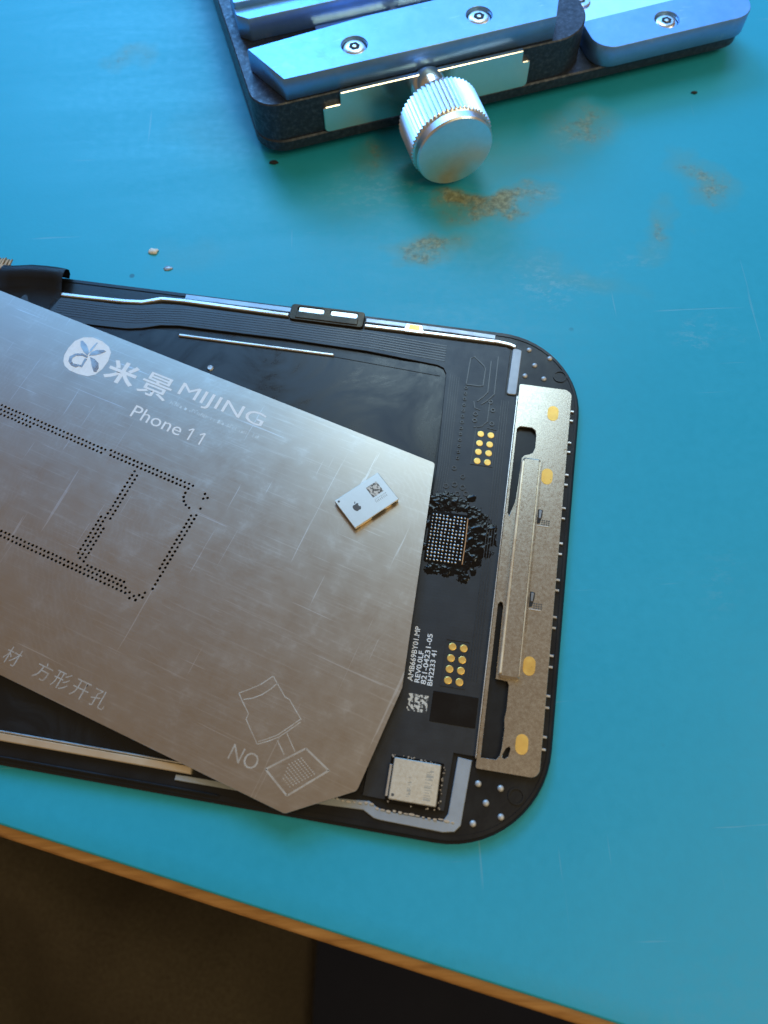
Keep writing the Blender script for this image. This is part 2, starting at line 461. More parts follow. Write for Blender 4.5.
# ------------------------------------------------------------------ setting: floor, table, mat, cloth below
bm = bmesh.new(); add_prism(bm, rect(-2500, 2500, -2500, 2500), -740, -720)
prop(from_bm('floor', bm, M['floor']), kind='structure')

e0 = px(0, 825, 0); e1 = px(400, 954.4, 0)
dirv = (e1-e0).normalized(); nrm = Vector((dirv.y, -dirv.x, 0))           # nrm points off the table towards the sitter
if nrm.y > 0: nrm = -nrm
def edge_sheet(name, prof, mat, bend=0.0):
    """sheet whose front edge runs along the table edge; prof = (overhang, z) pairs of the front profile"""
    bm = bmesh.new(); N = 60; rows = []
    back = 700.0
    for i in range(N+1):
        s = -420+900*i/N
        p = e0+dirv*s
        wob = bend*noise.noise(Vector((s*.02, 3.1, 0)))
        row = [bm.verts.new((p-nrm*back).xy.to_3d()+Vector((0, 0, prof[-1][1])))]
        row = [bm.verts.new(Vector(((p-nrm*back).x, (p-nrm*back).y, prof[0][1])))]
        for ov, z in prof: row.append(bm.verts.new(Vector(((p+nrm*(ov+wob)).x, (p+nrm*(ov+wob)).y, z))))
        row.append(bm.verts.new(Vector(((p-nrm*back).x, (p-nrm*back).y, prof[-1][1]))))
        rows.append(row)
    K = len(rows[0])
    for a, b in zip(rows, rows[1:]):
        for k in range(K): bm.faces.new((a[k], a[(k+1) % K], b[(k+1) % K], b[k]))
    bm.faces.new(rows[0]); bm.faces.new(rows[-1][::-1])
    loose = [v for v in bm.verts if not v.link_faces]
    bmesh.ops.delete(bm, geom=loose, context='VERTS')
    return from_bm(name, bm, mat, auto=50)
wood = edge_sheet('table_top', [(-6, -1.02), (0.5, -1.02), (1.1, -1.2), (1.45, -1.7), (1.55, -2.6), (1.5, -14), (0.9, -15.2), (-6, -15.5)], M['wood'], .12)
prop(wood, kind='structure')
mat_o = edge_sheet('work_mat', [(-3, 0.0), (-0.35, 0.0), (-0.10, -0.08), (0.0, -0.3), (0.0, -1.0), (-3, -1.0)], M['rubber'], .10)
prop(mat_o, 'blue rubber work mat with brown flux stains and scuffs covering the table', 'mat')

def cloth():
    bm = bmesh.new(); nx, ny = 70, 50; g = []
    for j in range(ny+1):
        row = []
        for i in range(nx+1):
            x = -330+i*(290)/nx; y = -230+j*330/ny
            d = (x*0.55+y*0.83)
            z = -262 + 24*math.sin(d/20.0+1.6*noise.noise(Vector((x*.012, y*.012, 0)))) + 26*noise.noise(Vector((x*.011, y*.014, 4.0))) + 5*noise.noise(Vector((x*.05, y*.05, 2)))
            edge = max(0, (x+70)/30.0); z -= 45*edge*edge                      # falls away at its right side
            row.append(bm.verts.new((x+6*noise.noise(Vector((y*.02, 1, 1))), y, z)))
        g.append(row)
    for j in range(ny):
        for i in range(nx): bm.faces.new((g[j][i], g[j][i+1], g[j+1][i+1], g[j+1][i]))
    ext = bmesh.ops.solidify(bm, geom=bm.faces[:], thickness=2.5)
    return from_bm('brown_cloth', bm, M['cloth'], smooth=True)
prop(cloth(), 'dark brown cloth with soft folds hanging below the wooden table edge', 'cloth')

# ------------------------------------------------------------------ the phone display assembly, face down
A_PH = R(-12.05)
PH = empty('display_assembly', (16.644, -3.545, 0), A_PH, 'opened black phone display assembly lying face down on the blue mat', 'phone screen')
P = lambda n, poly, z0, z1, mat, ch=0.0, par=None: prism(n, poly, z0, z1, M[mat], par or PH, ch)
UL = -158.0
out = rounded(rect(UL, .4, 0, 75.3), 13.2, 14)
prism('cover_glass', out, 0.0, 0.75, M['glass'], PH, .22, auto=35)
fr_out = rounded(rect(UL+.35, .1, .35, 74.95), 12.9, 14)
prism('bezel_frame', fr_out, 0.75, 1.1, M['frame'], PH, .15, auto=35)
# outer rim lip along the frame
holed('rim_lip', rounded(rect(UL+.5, 0, .45, 74.85), 12.7, 14), [rounded(rect(UL+1.0, -.3, 1.0, 74.3), 12.2, 14)], 1.1, 1.22, M['frame'], PH)
P('display_panel', rounded(rect(-150, -20.0, 4.2, 67.4), 1.2), 1.1, 1.22, 'panel')
# flex board with its long arm
fl = [(-9.15, 10.7), (-9.15, 63.5), (-10.95, 63.5), (-10.95, 71.7), (-11.6, 72.1), (-33, 72.1), (-46, 72.2), (-64.5, 72.35), (-67.5, 72.1), (-70.5, 71.4), (-74, 71.0), (-86, 70.9), (-98, 70.9), (-98, 66.2), (-84, 66.4), (-75, 66.5),
      (-71.5, 66.6), (-69, 67.1), (-66.5, 68.0), (-63.5, 68.4), (-46, 68.5), (-33, 68.2), (-21.8, 67.3), (-20.8, 66.9), (-20.3, 66.0), (-20.0, 60), (-19.5, 49.5), (-19.8, 30), (-22.0, 20), (-22.4, 3.9), (-12.2, 3.7), (-11.9, 10.7)]
P('flex_board', fl, 1.22, 1.5, 'flex', .06)
# the flex arm carries long fine traces
for k in range(7):
    v0 = 68.95+k*.45
    stroke('trace', [(-20.8, v0-.75), (-33, v0-.05), (-46, v0+.15), (-63, v0+.05), (-67, v0-.35), (-70.5, v0-1.0), (-76, v0-1.3), (-84, v0-1.3)], .20, 1.5, 1.54, M['trace'], PH)
# embossed traces and vias: too small to pick apart
bm = bmesh.new()
def emb(pts, wd=.14): add_stroke(bm, pts, wd, 1.5, 1.58)
emb([(-17.0, 64.6), (-16.9, 69.3), (-16.3, 69.6), (-14.7, 68.2), (-14.4, 67.6), (-14.45, 64.7), (-14.9, 64.5), (-17.0, 64.5)])
emb([(-13.7, 69.2), (-13.6, 63.6), (-14.2, 62.7), (-15.0, 61.8)]); emb([(-12.7, 70.2), (-12.6, 63.4), (-13.5, 62.2), (-14.3, 61.4)])
emb([(-15.5, 61.7), (-15.2, 60.6), (-14.4, 60.4)]); emb([(-13.1, 62.0), (-13.1, 58.6), (-13.9, 57.6), (-15.0, 57.4)])
emb([(-14.6, 57.5), (-14.7, 51.2), (-11.6, 51.2), (-11.5, 57.3), (-13.0, 57.5)], .09); emb([(-14.7, 25.0), (-14.7, 18.8), (-11.6, 18.8), (-11.6, 25.0), (-14.7, 25.0)], .09)
for k in range(5): emb([(-19.6+k*.35, 66.0-k*.1), (-19.1+k*.33, 50.5), (-19.2+k*.33, 46.2)], .07)
for k in range(4): emb([(-11.4+k*.35, 62.5), (-11.2+k*.36, 47), (-11.2+k*.36, 20)], .07)
def ring(u, v, r):
    n = 10
    for k in range(n):
        a, b = 2*math.pi*k/n, 2*math.pi*(k+1)/n
        add_prism(bm, [(u+r*math.cos(a), v+r*math.sin(a)), (u+r*math.cos(b), v+r*math.sin(b)), (u+.62*r*math.cos(b), v+.62*r*math.sin(b)), (u+.62*r*math.cos(a), v+.62*r*math.sin(a))], 1.5, 1.60)
for k in range(13): ring(-16.95+.02*k, 63.9-k*1.0, .26)
for u, v in [(-15.0, 59.6), (-15.0, 58.5), (-13.0, 62.0), (-12.5, 60.6), (-12.4, 58.3), (-17.0, 50.2), (-15.6, 49.0)]: ring(u, v, .36)
for k, (x, y) in enumerate([(-17.8, 47.2), (-16.6, 47.6), (-15.4, 47.3), (-17.4, 46.0), (-16.0, 46.2), (-14.8, 46.4)]): ring(x, y, .42)
prop(from_bm('embossed_traces', bm, M['trace'], PH), kind='stuff')

# gold pads, two groups of eight
pad_bm = bmesh.new(); lathe(pad_bm, [(.50, 0), (.50, .05), (.44, .075)], (0, 0, 0), n=14)
pad0 = from_bm('gold_pad', pad_bm, M['gold'], PH); first = True
for vs in ((56.35, 54.8, 53.35, 51.85), (24.1, 22.55, 21.1, 19.6)):
    for v in vs:
        for u in (-13.82, -12.32):
            o = pad0 if first else pad0.copy()
            if not first: COL.objects.link(o); o.parent = PH
            first = False
            o.location = Vector((u, v, 1.5))*MM

# the bracket: nickel plate with openings, raised rib, gold ovals, edge tabs
brk = holed('metal_bracket', rounded([(-9.0, 9.3), (-1.05, 9.3), (-1.05, 65.7), (-9.0, 65.7)], [.25, 1.2, 1.2, .3]),
    [[(-8.62, 58.0), (-8.2, 58.4), (-6.5, 58.45), (-5.9, 58.0), (-5.75, 57.2), (-5.72, 55.1), (-6.0, 54.3), (-6.5, 53.95), (-7.1, 53.75), (-7.5, 53.2), (-7.62, 49), (-7.75, 46.2), (-8.1, 44.9), (-8.35, 43.9), (-8.62, 44.3)],
     [(-8.5, 30.8), (-8.25, 31.2), (-7.95, 31.1), (-7.8, 30.6), (-7.74, 20.75), (-6.2, 20.65), (-5.98, 20.2), (-5.95, 17.2), (-6.1, 15.8), (-5.95, 14.6), (-6.05, 12.2), (-6.2, 11.3), (-6.6, 10.75), (-8.5, 10.7)],
     [(-5.55, 11.0), (-5.1, 11.4), (-4.95, 12.3), (-5.1, 12.6), (-5.5, 12.3), (-5.85, 11.5), (-5.85, 11.1)]], 1.3, 1.75, M['bracket'], PH, .04)
P('raised_rib', rounded(rect(-7.35, -4.75, 20.95, 53.15), .35, 4), 1.75, 2.4, 'bracket', .28)
stroke('rib_highlight', [(-7.28, 21.4), (-7.28, 37), (-7.26, 52.6)], .44, 2.0, 2.43, M['brassy'], PH)  # bevel highlights of the rib put in as brighter metal strips
stroke('rib_highlight', [(-4.86, 21.4), (-4.86, 37), (-4.84, 52.7)], .15, 2.0, 2.42, M['brassy'], PH)
for v in (61.3, 50.8, 23.1, 13.1): P('gold_oval', capsule(-3.6, v, 1.6, 2.55), 1.75, 1.79, 'gold', .015)
for v in (62.3, 60.7, 57.0, 55.45, 51.7, 50.1, 46.4, 44.8, 41.0, 39.4, 35.6, 34.1, 30.3, 28.8, 25.0, 23.5, 19.7, 18.2, 14.5, 12.95):
    P('edge_tab', rect(-1.08, -.50, v-.16, v+.16), 1.1, 1.42, 'bright', .05)
for v in (44.35, 32.1):
    P('stamped_notch', rounded([(-4.55, v-1.15), (-3.98, v-.95), (-3.75, v+.2), (-3.72, v+1.05), (-4.4, v+1.15), (-4.62, v+.1)], .14, 3), 1.75, 1.80, 'dark', .0)
    P('bent_leaf', rounded([(-4.25, v-.3), (-3.95, v-.3), (-3.85, v+.95), (-4.3, v+.95)], .08, 2), 1.80, 1.95, 'satin', .05)
    P('fold_tab', rect(-4.4, -2.75, v-1.42, v-1.28), 1.75, 1.84, 'bright', .03)
    bm = bmesh.new()
    for i in range(4):
        for j in range(3):
            uu, vv = -3.70+i*.32, v-1.08+j*.30
            pts = [(uu+.13*math.cos(a), vv+.11*math.sin(a)) for a in [k*math.pi/3 for k in range(6)]]
            add_prism(bm, pts, 1.75, 1.785)
    prop(from_bm('stamped_dimples', bm, M['darkink'], PH), kind='stuff')
# stamped lip running along the bracket beside the rib
P('bracket_fold', rect(-4.55, -4.40, 27.5, 52.9), 1.75, 1.86, 'bracket', .04)
P('edge_strip', rect(-1.55, -1.12, 55.5, 64.2), 1.75, 1.81, 'bracket', .02)
stroke('bracket_flange', [(-9.12, 10.5), (-9.12, 37), (-9.15, 63.5)], .14, 1.22, 1.95, M['bright'], PH)

# corner studs and moulded circles
stud_bm = bmesh.new(); lathe(stud_bm, [(.42, 0), (.40, .12), (.27, .24), (.1, .29)], (0, 0, 0), n=12)
stud0 = from_bm('corner_stud', stud_bm, M['stud'], PH, smooth=True); first = True
for u, v in [(-8.1, 72.4), (-4.8, 71.3), (-7.0, 69.7), (-8.3, 67.6), (-5.4, 67.5), (-8.4, 7.6), (-5.6, 7.5), (-7.2, 5.5), (-5.2, 4.2), (-8.5, 2.9)]:
    o = stud0 if first else stud0.copy()
    if not first: COL.objects.link(o); o.parent = PH
    first = False; o.location = Vector((u, v, 1.1))*MM
for u, v in [(-3.0, 68.3), (-3.6, 6.9)]:
    holed('moulded_ring', circle(u, v, 1.05, 22), [circle(u, v, .82, 22)], 1.1, 1.24, M['frame'], PH)
# adhesive strips
P('adhesive_strip', rounded([(-10.75, 63.9), (-9.3, 63.9), (-9.2, 72.0), (-10.6, 72.3)], .35, 4), 1.1, 1.38, 'adhesive', .08)
Lb = [(-46, 2.55), (-46, 1.85), (-30, 1.95), (-22.0, 2.25), (-20.6, 1.55), (-19.8, 1.45), (-12.0, 1.3), (-10.6, 1.6), (-9.95, 2.4), (-9.5, 10.2), (-11.3, 10.35), (-11.65, 3.5), (-12.2, 2.55), (-19.4, 2.6), (-20.4, 2.85), (-21.4, 3.4), (-29, 2.8)]
P('adhesive_strip', Lb, 1.1, 1.36, 'adhesive', .08)
bm = bmesh.new()   # clear bead of glue along the strip
for k in range(26):
    u = -29+k*.72; v = (2.95 if u < -22 else (3.15 if u < -21 else 2.68))+random.uniform(-.08, .08)
    add_prism(bm, circle(u, v, random.uniform(.15, .42), 7, random.uniform(.08, .16)), 1.36, 1.42+random.uniform(0, .08))
prop(from_bm('glue_bead', bm, M['bright'], PH), kind='stuff')
stroke('edge_bar', [(-112, 3.35), (-44.0, 3.30)], .95, 1.1, 1.85, M['brassy'], PH)
stroke('edge_bar_lip', [(-112, 4.0), (-44.2, 3.98)], .22, 1.1, 1.95, M['bright'], PH)
stroke('lower_rail', [(-112, .95), (-40.0, .95)], .28, 1.1, 1.6, M['frame'], PH)
P('latch_nub', rounded(rect(-33.5, -31.6, .5, 2.2), .3), 1.1, 1.7, 'brown', .15)
# upper metal edge rails
stroke('edge_rail', [(-110, 71.3), (-98, 71.3), (-88, 71.5), (-81, 71.55), (-73.5, 71.75), (-70.6, 72.0), (-67.6, 73.1), (-64, 73.25), (-46.5, 73.05)], .62, 1.1, 1.62, M['bright'], PH)
stroke('edge_rail', [(-34.2, 72.85), (-27, 72.95), (-13, 72.95), (-11.2, 72.75), (-10.2, 72.4)], .55, 1.1, 1.62, M['bright'], PH)
stroke('rim_strip', [(-64, 74.25), (-46.4, 74.2)], .9, 1.1, 1.3, M['satin'], PH)
stroke('rim_strip', [(-34.2, 74.05), (-20, 74.05), (-13.5, 73.9)], .8, 1.1, 1.3, M['satin'], PH)
holed('side_clip', rounded(rect(-46.3, -34.4, 72.1, 75.05), .5, 3), [rounded(rect(-45.2, -40.9, 73.75, 74.65), .4, 3), rounded(rect(-39.9, -35.5, 73.75, 74.65), .4, 3)], 1.25, 1.9, M['brown'], PH, .08)
P('clip_web', rect(-45.3, -35.3, 72.4, 73.5), 1.9, 2.05, 'brown', .08)
P('clip_window', rect(-45.0, -41.0, 73.7, 74.7), 1.25, 1.75, 'bright'); P('clip_window', rect(-39.8, -35.6, 73.7, 74.7), 1.25, 1.75, 'bright')
P('solder_tab', rounded([(-28.0, 72.6), (-27.7, 74.15), (-25.1, 74.15), (-24.6, 72.6)], .25, 3), 1.3, 1.66, 'bright', .1)
P('gold_tab', rounded(rect(-27.2, -25.5, 73.05, 74.0), .2, 3), 1.66, 1.70, 'gold', .02)
stroke('light_guide_edge', [(-63.0, 66.75), (-38.0, 66.75)], .42, 1.22, 1.55, M['bright'], PH)
stroke('panel_step', [(-38.0, 66.6), (-21.2, 65.6)], .18, 1.22, 1.3, M['panel'], PH)
P('solder_blob', circle(-56.6, 61.6, .55, 9), 1.22, 1.42, 'tin', .15)

# bent ribbon at the side and the frayed connector beyond it
bm = bmesh.new(); prof = []
for k in range(15):
    a = R(-60+k*18.5); prof.append((74.6+1.45*math.cos(a)-.2, 2.15+1.0*math.sin(a)))
prof = [(68.2, 1.5), (70.4, 1.6), (72.0, 2.0), (73.0, 2.75), (74.0, 3.2), (74.9, 3.25), (75.6, 2.9), (75.95, 2.2), (75.7, 1.55), (74.9, 1.3)]
rows = []
for u in (-94.5, -92.5, -90, -87.5, -85.2, -84.0):
    rows.append([bm.verts.new((u+.05*(k-5)*(1 if u > -88 else -1)*.3, v-(.8 if u < -91 else 0), z+.15*math.sin(u))) for k, (v, z) in enumerate(prof)])
for a, b in zip(rows, rows[1:]):
    for k in range(len(prof)-1): bm.faces.new((a[k], a[k+1], b[k+1], b[k]))
bmesh.ops.solidify(bm, geom=bm.faces[:], thickness=.14)
from_bm('bent_ribbon', bm, M['flex'], PH, smooth=True)
bm = bmesh.new()
for k in range(7):
    u = -98.2+k*.55; add_prism(bm, [(u, 75.6), (u+.28, 75.6), (u+.34+.1*random.random(), 76.9+random.random()*.5), (u+.05, 76.7)], 1.2, 1.5+.2*random.random())
add_prism(bm, rect(-98.6, -94.4, 74.9, 75.8), 1.1, 1.7, .1)
from_bm('torn_connector', bm, M['copper'], PH)

# the bare chip site: solder balls in char
P('chip_site', rounded(rect(-19.35, -14.0, 35.3, 43.1), .3, 3), 1.5, 1.58, 'tar', .03)
bm = bmesh.new()
for j in range(14):
    for i in range(10):
        if random.random() < .04: continue
        r = random.choice((.15, .18, .20)); u = -18.95+i*.505+random.uniform(-.03, .03); v = 35.75+j*.52+random.uniform(-.03, .03)
        lathe(bm, [(r, 0), (r*.95, r*.35), (r*.6, r*.72), (r*.15, r*.85)], (u, v, 1.57), n=7)
prop(from_bm('solder_balls', bm, M['tin'], PH, smooth=True), kind='stuff')
def residue():
    bm = bmesh.new(); n = 190; m_ = 180; u0, u1, v0, v1 = -21.2, -9.4, 32.6, 46.4; g = {}
    blob = [(-18.8, 44.2, 1.5), (-16.8, 44.7, 1.5), (-15.0, 44.4, 1.1), (-13.2, 43.2, 1.3), (-12.2, 41.6, 1.7), (-11.4, 40.2, 1.6), (-11.8, 38.4, 1.6), (-12.8, 36.6, 1.3), (-13.6, 39.6, 1.5), (-14.3, 35.0, 1.2),
            (-16.0, 34.5, 1.0), (-18.0, 34.6, 1.0), (-19.6, 37.5, .6), (-19.7, 41, .7), (-19.5, 43.4, 1.0), (-14.0, 45.8, .7), (-17.6, 45.9, .5), (-13.6, 33.8, .8), (-10.6, 41.6, .8), (-12.4, 34.9, .5), (-20.4, 44.8, .7)]
    hs = {}
    for j in range(m_+1):
        for i in range(n+1):
            u = u0+(u1-u0)*i/n; v = v0+(v1-v0)*j/m_
            f = max((r*1.0-math.hypot(u-x, v-y))/r for x, y, r in blob)
            nz = noise.noise(Vector((u*1.1, v*1.1, 0)))*.40+noise.noise(Vector((u*3.1, v*3.1, 5)))*.30+noise.noise(Vector((u*7, v*7, 2)))*.18
            f += nz
            inside = max(0, min(u+19.2, -14.15-u, v-35.5, 42.9-v))
            f -= inside*3.2
            hs[i, j] = f
    for j in range(m_+1):
        for i in range(n+1):
            f = hs[i, j]; u = u0+(u1-u0)*i/n; v = v0+(v1-v0)*j/m_
            if f > -.15:
                ridge = (1-abs(noise.noise(Vector((u*.7+.5*noise.noise(Vector((u, v, 1))), v*.7, 9)))))**8
                h = .05*min(1, max(0, f+.15))**.5 + .09*ridge*min(1, max(0, f+.1)) + .035*noise.noise(Vector((u*1.8, v*1.8, 3)))*min(1, max(0, f))
                g[i, j] = bm.verts.new((u, v, 1.49+h*(1 if f > -.05 else .3)))
    for j in range(m_):
        for i in range(n):
            q = [g.get(k) for k in ((i, j), (i+1, j), (i+1, j+1), (i, j+1))]
            if all(q): bm.faces.new(q)
    bmesh.ops.delete(bm, geom=[v for v in bm.verts if not v.link_faces], context='VERTS')
    return from_bm('charred_flux', bm, M['tar'], PH, smooth=True)
residue()
stroke('site_edge', [(-14.0, 35.6), (-13.95, 39), (-14.05, 42.6)], .16, 1.5, 1.78, M['copper'], PH)

# soldered can at the lower corner
cc = (-16.22, 6.45)
P('chip_seat', rounded(rect(-19.55, -12.9, 3.6, 9.25), .2, 3), 1.5, 1.66, 'tar', .05)
can = P('shielded_chip', rounded(rect(-19.18, -13.25, 3.98, 8.98), .18, 3), 1.66, 2.2, 'shield', .10)
P('chip_side', rect(-19.62, -19.3, 4.3, 8.1), 1.6, 2.0, 'bright', .05)
bm = bmesh.new()     # worn, unreadable laser lines
for line, (u0, v0, v1, h) in enumerate([(-14.95, 4.5, 7.9, .95), (-17.05, 4.6, 7.2, .5)]):
    v = v0
    while v < v1:
        wv = random.uniform(.16, .34)
        if random.random() < .85:
            uu = u0+random.uniform(-.05, .05); kind = random.random()
            add_prism(bm, rect(uu, uu+h*random.uniform(.6, 1), v, v+.08), 2.2, 2.204)
            if kind < .6: add_prism(bm, rect(uu+h*random.choice((0, .45, .85)), uu+h*.95, v+.09, v+wv), 2.2, 2.2035)
        v += wv+.07
prop(from_bm('worn_print', bm, M['midink'], can), kind='stuff')
P('pin_mark', circle(-18.7, 4.55, .2, 10), 2.2, 2.206, 'darkink', par=can)
bm = bmesh.new()
for k in range(40):
    s = random.choice('NES'); t_ = random.random()
    u, v = {'N': (-19.5+6.4*t_, 9.2), 'E': (-12.85, 3.7+5.5*t_), 'S': (-19.5+6.6*t_, 3.65)}[s]
    add_prism(bm, circle(u+random.uniform(-.15, .15), v+random.uniform(-.15, .15), random.uniform(.06, .13), 6), 1.6, 1.72)
prop(from_bm('solder_specks', bm, M['tin'], PH), kind='stuff')

# white print on the flex, read from the lower edge upwards
for s, u, v0, v1, h in [('AMB669BY01.MP', -18.35, 18.75, 26.1, .72), ('REV0.0LF', -17.45, 18.7, 22.9, .68), ('821-04231-05', -16.6, 18.6, 25.35, .70), ('BH2233 41', -15.75, 18.55, 23.2, .68)]:
    text('printed_text', s, 0, v1-v0, 0, h, 1.512, M['ink'], PH, rot=R(90), bold=.012, anchor=(u, v0))
P('printed_patch', rect(-18.6, -16.0, 15.0, 17.2), 1.5, 1.508, 'greyink')
P('black_film', rounded(rect(-15.5, -9.6, 14.1, 18.0), .1, 2), 1.5, 1.56, 'blackfilm', .02)

# ------------------------------------------------------------------ stencil plate on the phone
ZS = 2.75; TH = .14
A_ST = R(-27.0)
o_st = px(435, 463, ZS)
ST = empty('stencil_plate', (o_st.x, o_st.y, ZS), A_ST, 'brushed steel stencil plate with dotted hole outline and etched lettering on the display assembly', 'stencil')
ca, sa = math.cos(A_ST), math.sin(A_ST)
def st(x, y, z=ZS):
    p = px(x, y, z); dx, dy = p.x-o_st.x, p.y-o_st.y
    return (ca*dx+sa*dy, -sa*dx+ca*dy)
outer = rounded([(-112, .35), (0, 0), (8.65, -31.3), (8.65, -45.0), (1.75, -51.0), (-112, -51.7)], [1, .5, .8, .9, .8, 1], 4)
holes = []
hc = []
def hole(u, v, r=.20):
    if any((u-a)**2+(v-b)**2 < .27 for a, b in hc): return       # keep a land between neighbours
    hc.append((u, v)); holes.append(circle(u, v, r*random.uniform(.9, 1.05), 8))
def hrow(u0, v0, u1, v1, pitch=.66, ph=0.0):
    L = math.hypot(u1-u0, v1-v0); n = int((L-ph)/pitch)
    for k in range(n+1):
        d = ph+k*pitch
        hole(u0+(u1-u0)*d/L+random.uniform(-.03, .03), v0+(v1-v0)*d/L+random.uniform(-.03, .03))
hrow(-80, -17.35, -44.9, -17.45); hrow(-80, -18.05, -44.9, -18.15, ph=.33)
hrow(-44.2, -17.25, -30.0, -17.3); hrow(-44.2, -17.95, -30.6, -18.0, ph=.33); hrow(-66, -18.7, -57, -18.75)
hrow(-39.25, -18.75, -39.2, -33.9); hrow(-38.55, -18.9, -38.5, -27.0, ph=.33); hrow(-38.6, -28.2, -38.5, -33.6); hrow(-39.9, -26.5, -39.85, -33.2, ph=.33)
hrow(-27.6, -21.1, -27.65, -33.2); hrow(-28.25, -21.3, -28.3, -30.5, ph=.2)
hrow(-80, -34.4, -31.0, -34.35); hrow(-80, -35.05, -30.6, -35.0, ph=.33); hrow(-37.8, -33.75, -31.6, -33.75, ph=.1)
for u, v in [(-30.75, -18.75), (-30.65, -19.4), (-30.3, -19.95), (-29.75, -20.35), (-29.1, -20.55), (-27.55, -20.0), (-28.1, -17.75), (-27.45, -18.15), (-27.95, -18.5), (-28.35, -33.9), (-28.9, -34.5), (-28.3, -34.6), (-29.5, -34.9), (-29.0, -35.3), (-29.9, -35.4), (-30.3, -34.7), (-28.5, -35.4)]: hole(u, v)
holed('plate', outer, holes, -TH, 0, M['steel'], ST, .02)
EZ = .012
# logo: etched disc with a raised sprig
logo = prism('logo_disc', [st(50+x/6.4, 330+y/6.4) for x, y in
    [(85, 200), (92, 160), (118, 115), (160, 70), (215, 47), (275, 48), (335, 72), (378, 108), (390, 145), (372, 200), (335, 250), (290, 285), (240, 296), (180, 282), (125, 258), (95, 230)]], 0, EZ, M['etch'], ST)
def sprig(pts, name='logo_petal'):
    return prism(name, [st(50+x/6.4, 330+y/6.4) for x, y in pts], EZ, EZ+.03, M['petal'], logo, .012)
sprig([(240, 165), (215, 140), (196, 105), (196, 70), (210, 68), (235, 95), (248, 130), (250, 150)])
sprig([(250, 165), (265, 140), (300, 128), (345, 128), (360, 138), (330, 152), (290, 162)])
sprig([(250, 150), (258, 125), (275, 105), (300, 80), (308, 84), (285, 112), (268, 135)])
sprig([(255, 172), (285, 185), (310, 210), (312, 245), (297, 270), (280, 268), (268, 235), (262, 200)])
sprig([(245, 170), (210, 150), (165, 150), (125, 170), (118, 200), (135, 228), (165, 240), (185, 232), (205, 240), (240, 185), (222, 182), (200, 225), (180, 220), (150, 215), (138, 198), (145, 180), (170, 166), (210, 166), (235, 180)])
text('etched_text', '米', -52.3, -47.1, -7.1, 3.9, EZ, M['etch'], ST, bold=.028)
text('etched_text', '景', -46.3, -41.2, -7.05, 3.95, EZ, M['etch'], ST, bold=.008)
text('etched_text', 'MIJING', -40.15, -25.85, -5.65, 2.85, EZ, M['etch'], ST, bold=0.0)
text('etched_text', 'Phone', -44.75, -36.3, -11.2, 2.05, EZ, M['etch'], ST, bold=0.0)
bm = bmesh.new()
for u in (-34.75, -32.85):
    add_stroke(bm, [(u, -11.2), (u, -9.2)], .24, 0, EZ)
    add_stroke(bm, [(u-.62, -9.72), (u-.1, -9.26)], .22, 0, EZ*.9)
from_bm('etched_digits', bm, M['etch'], ST)
bm = bmesh.new(); u = -40.3                       # worn line under the name, too small to read
while u < -25.4:
    wd = random.uniform(.12, .4)
    if random.random() < .8:
        v = -6.95+random.uniform(-.05, .05); hh = random.uniform(.35, .7)
        add_prism(bm, rect(u, u+.09, v, v+hh), 0, .008)
        if random.random() < .6: add_prism(bm, rect(u+.1, u+wd, v+random.choice((0, .3, .55)), v+random.choice((.1, .4, .65))+.02), 0, .007)
    u += wd+.1
prop(from_bm('worn_print', bm, M['etchfaint'], ST), kind='stuff')
for ch, u in (('材', -41.0), ('方', -36.15), ('形', -33.3), ('开', -30.4), ('孔', -27.5)):
    text('faint_etched_text', ch, u, u+2.3, -49.7, 2.3, .008, M['etchfaint'], ST, bold=-.004)
text('etched_text', 'NO', -7.75, -3.95, -48.2, 1.95, EZ, M['etchfaint'], ST, bold=-.004)
bm = bmesh.new()
z3 = lambda l: [st(190+a/3.84, 650+b/3.84) for a, b in l]
for l_ in ([(188, 165), (230, 150), (270, 133), (320, 100)], [(205, 190), (240, 185), (275, 172), (310, 150), (335, 128)], [(188, 165), (198, 190), (225, 245), (215, 265), (258, 362)],
           [(320, 100), (335, 128), (365, 180), (382, 190), (405, 230), (428, 268)], [(258, 362), (300, 350), (340, 335), (385, 305), (425, 276)], [(262, 352), (300, 340), (335, 327), (380, 297), (424, 266)], [(335, 345), (362, 403)], [(372, 320), (403, 390)]):
    add_stroke(bm, z3(l_), .13, 0, .009)
from_bm('etched_drawing', bm, M['etchfaint'], ST)
bm = bmesh.new(); rc = z3([(290, 458), (445, 378), (533, 463), (372, 560)])
for a, b in zip(rc, rc[1:]+rc[:1]): add_stroke(bm, [a, b], .24, 0, .011)
c0 = Vector(rc[0]); eu = (Vector(rc[1])-c0); ev = (Vector(rc[3])-c0)
for i in range(9):
    for j in range(9):
        if i+j < 4: continue
        p = c0+eu*(.18+.075*i)+ev*(.20+.075*j)
        add_prism(bm, rect(p.x-.10, p.x+.10, p.y-.07, p.y+.07), 0, .010)
prop(from_bm('etched_grid', bm, M['etchfaint'], ST), kind='stuff')

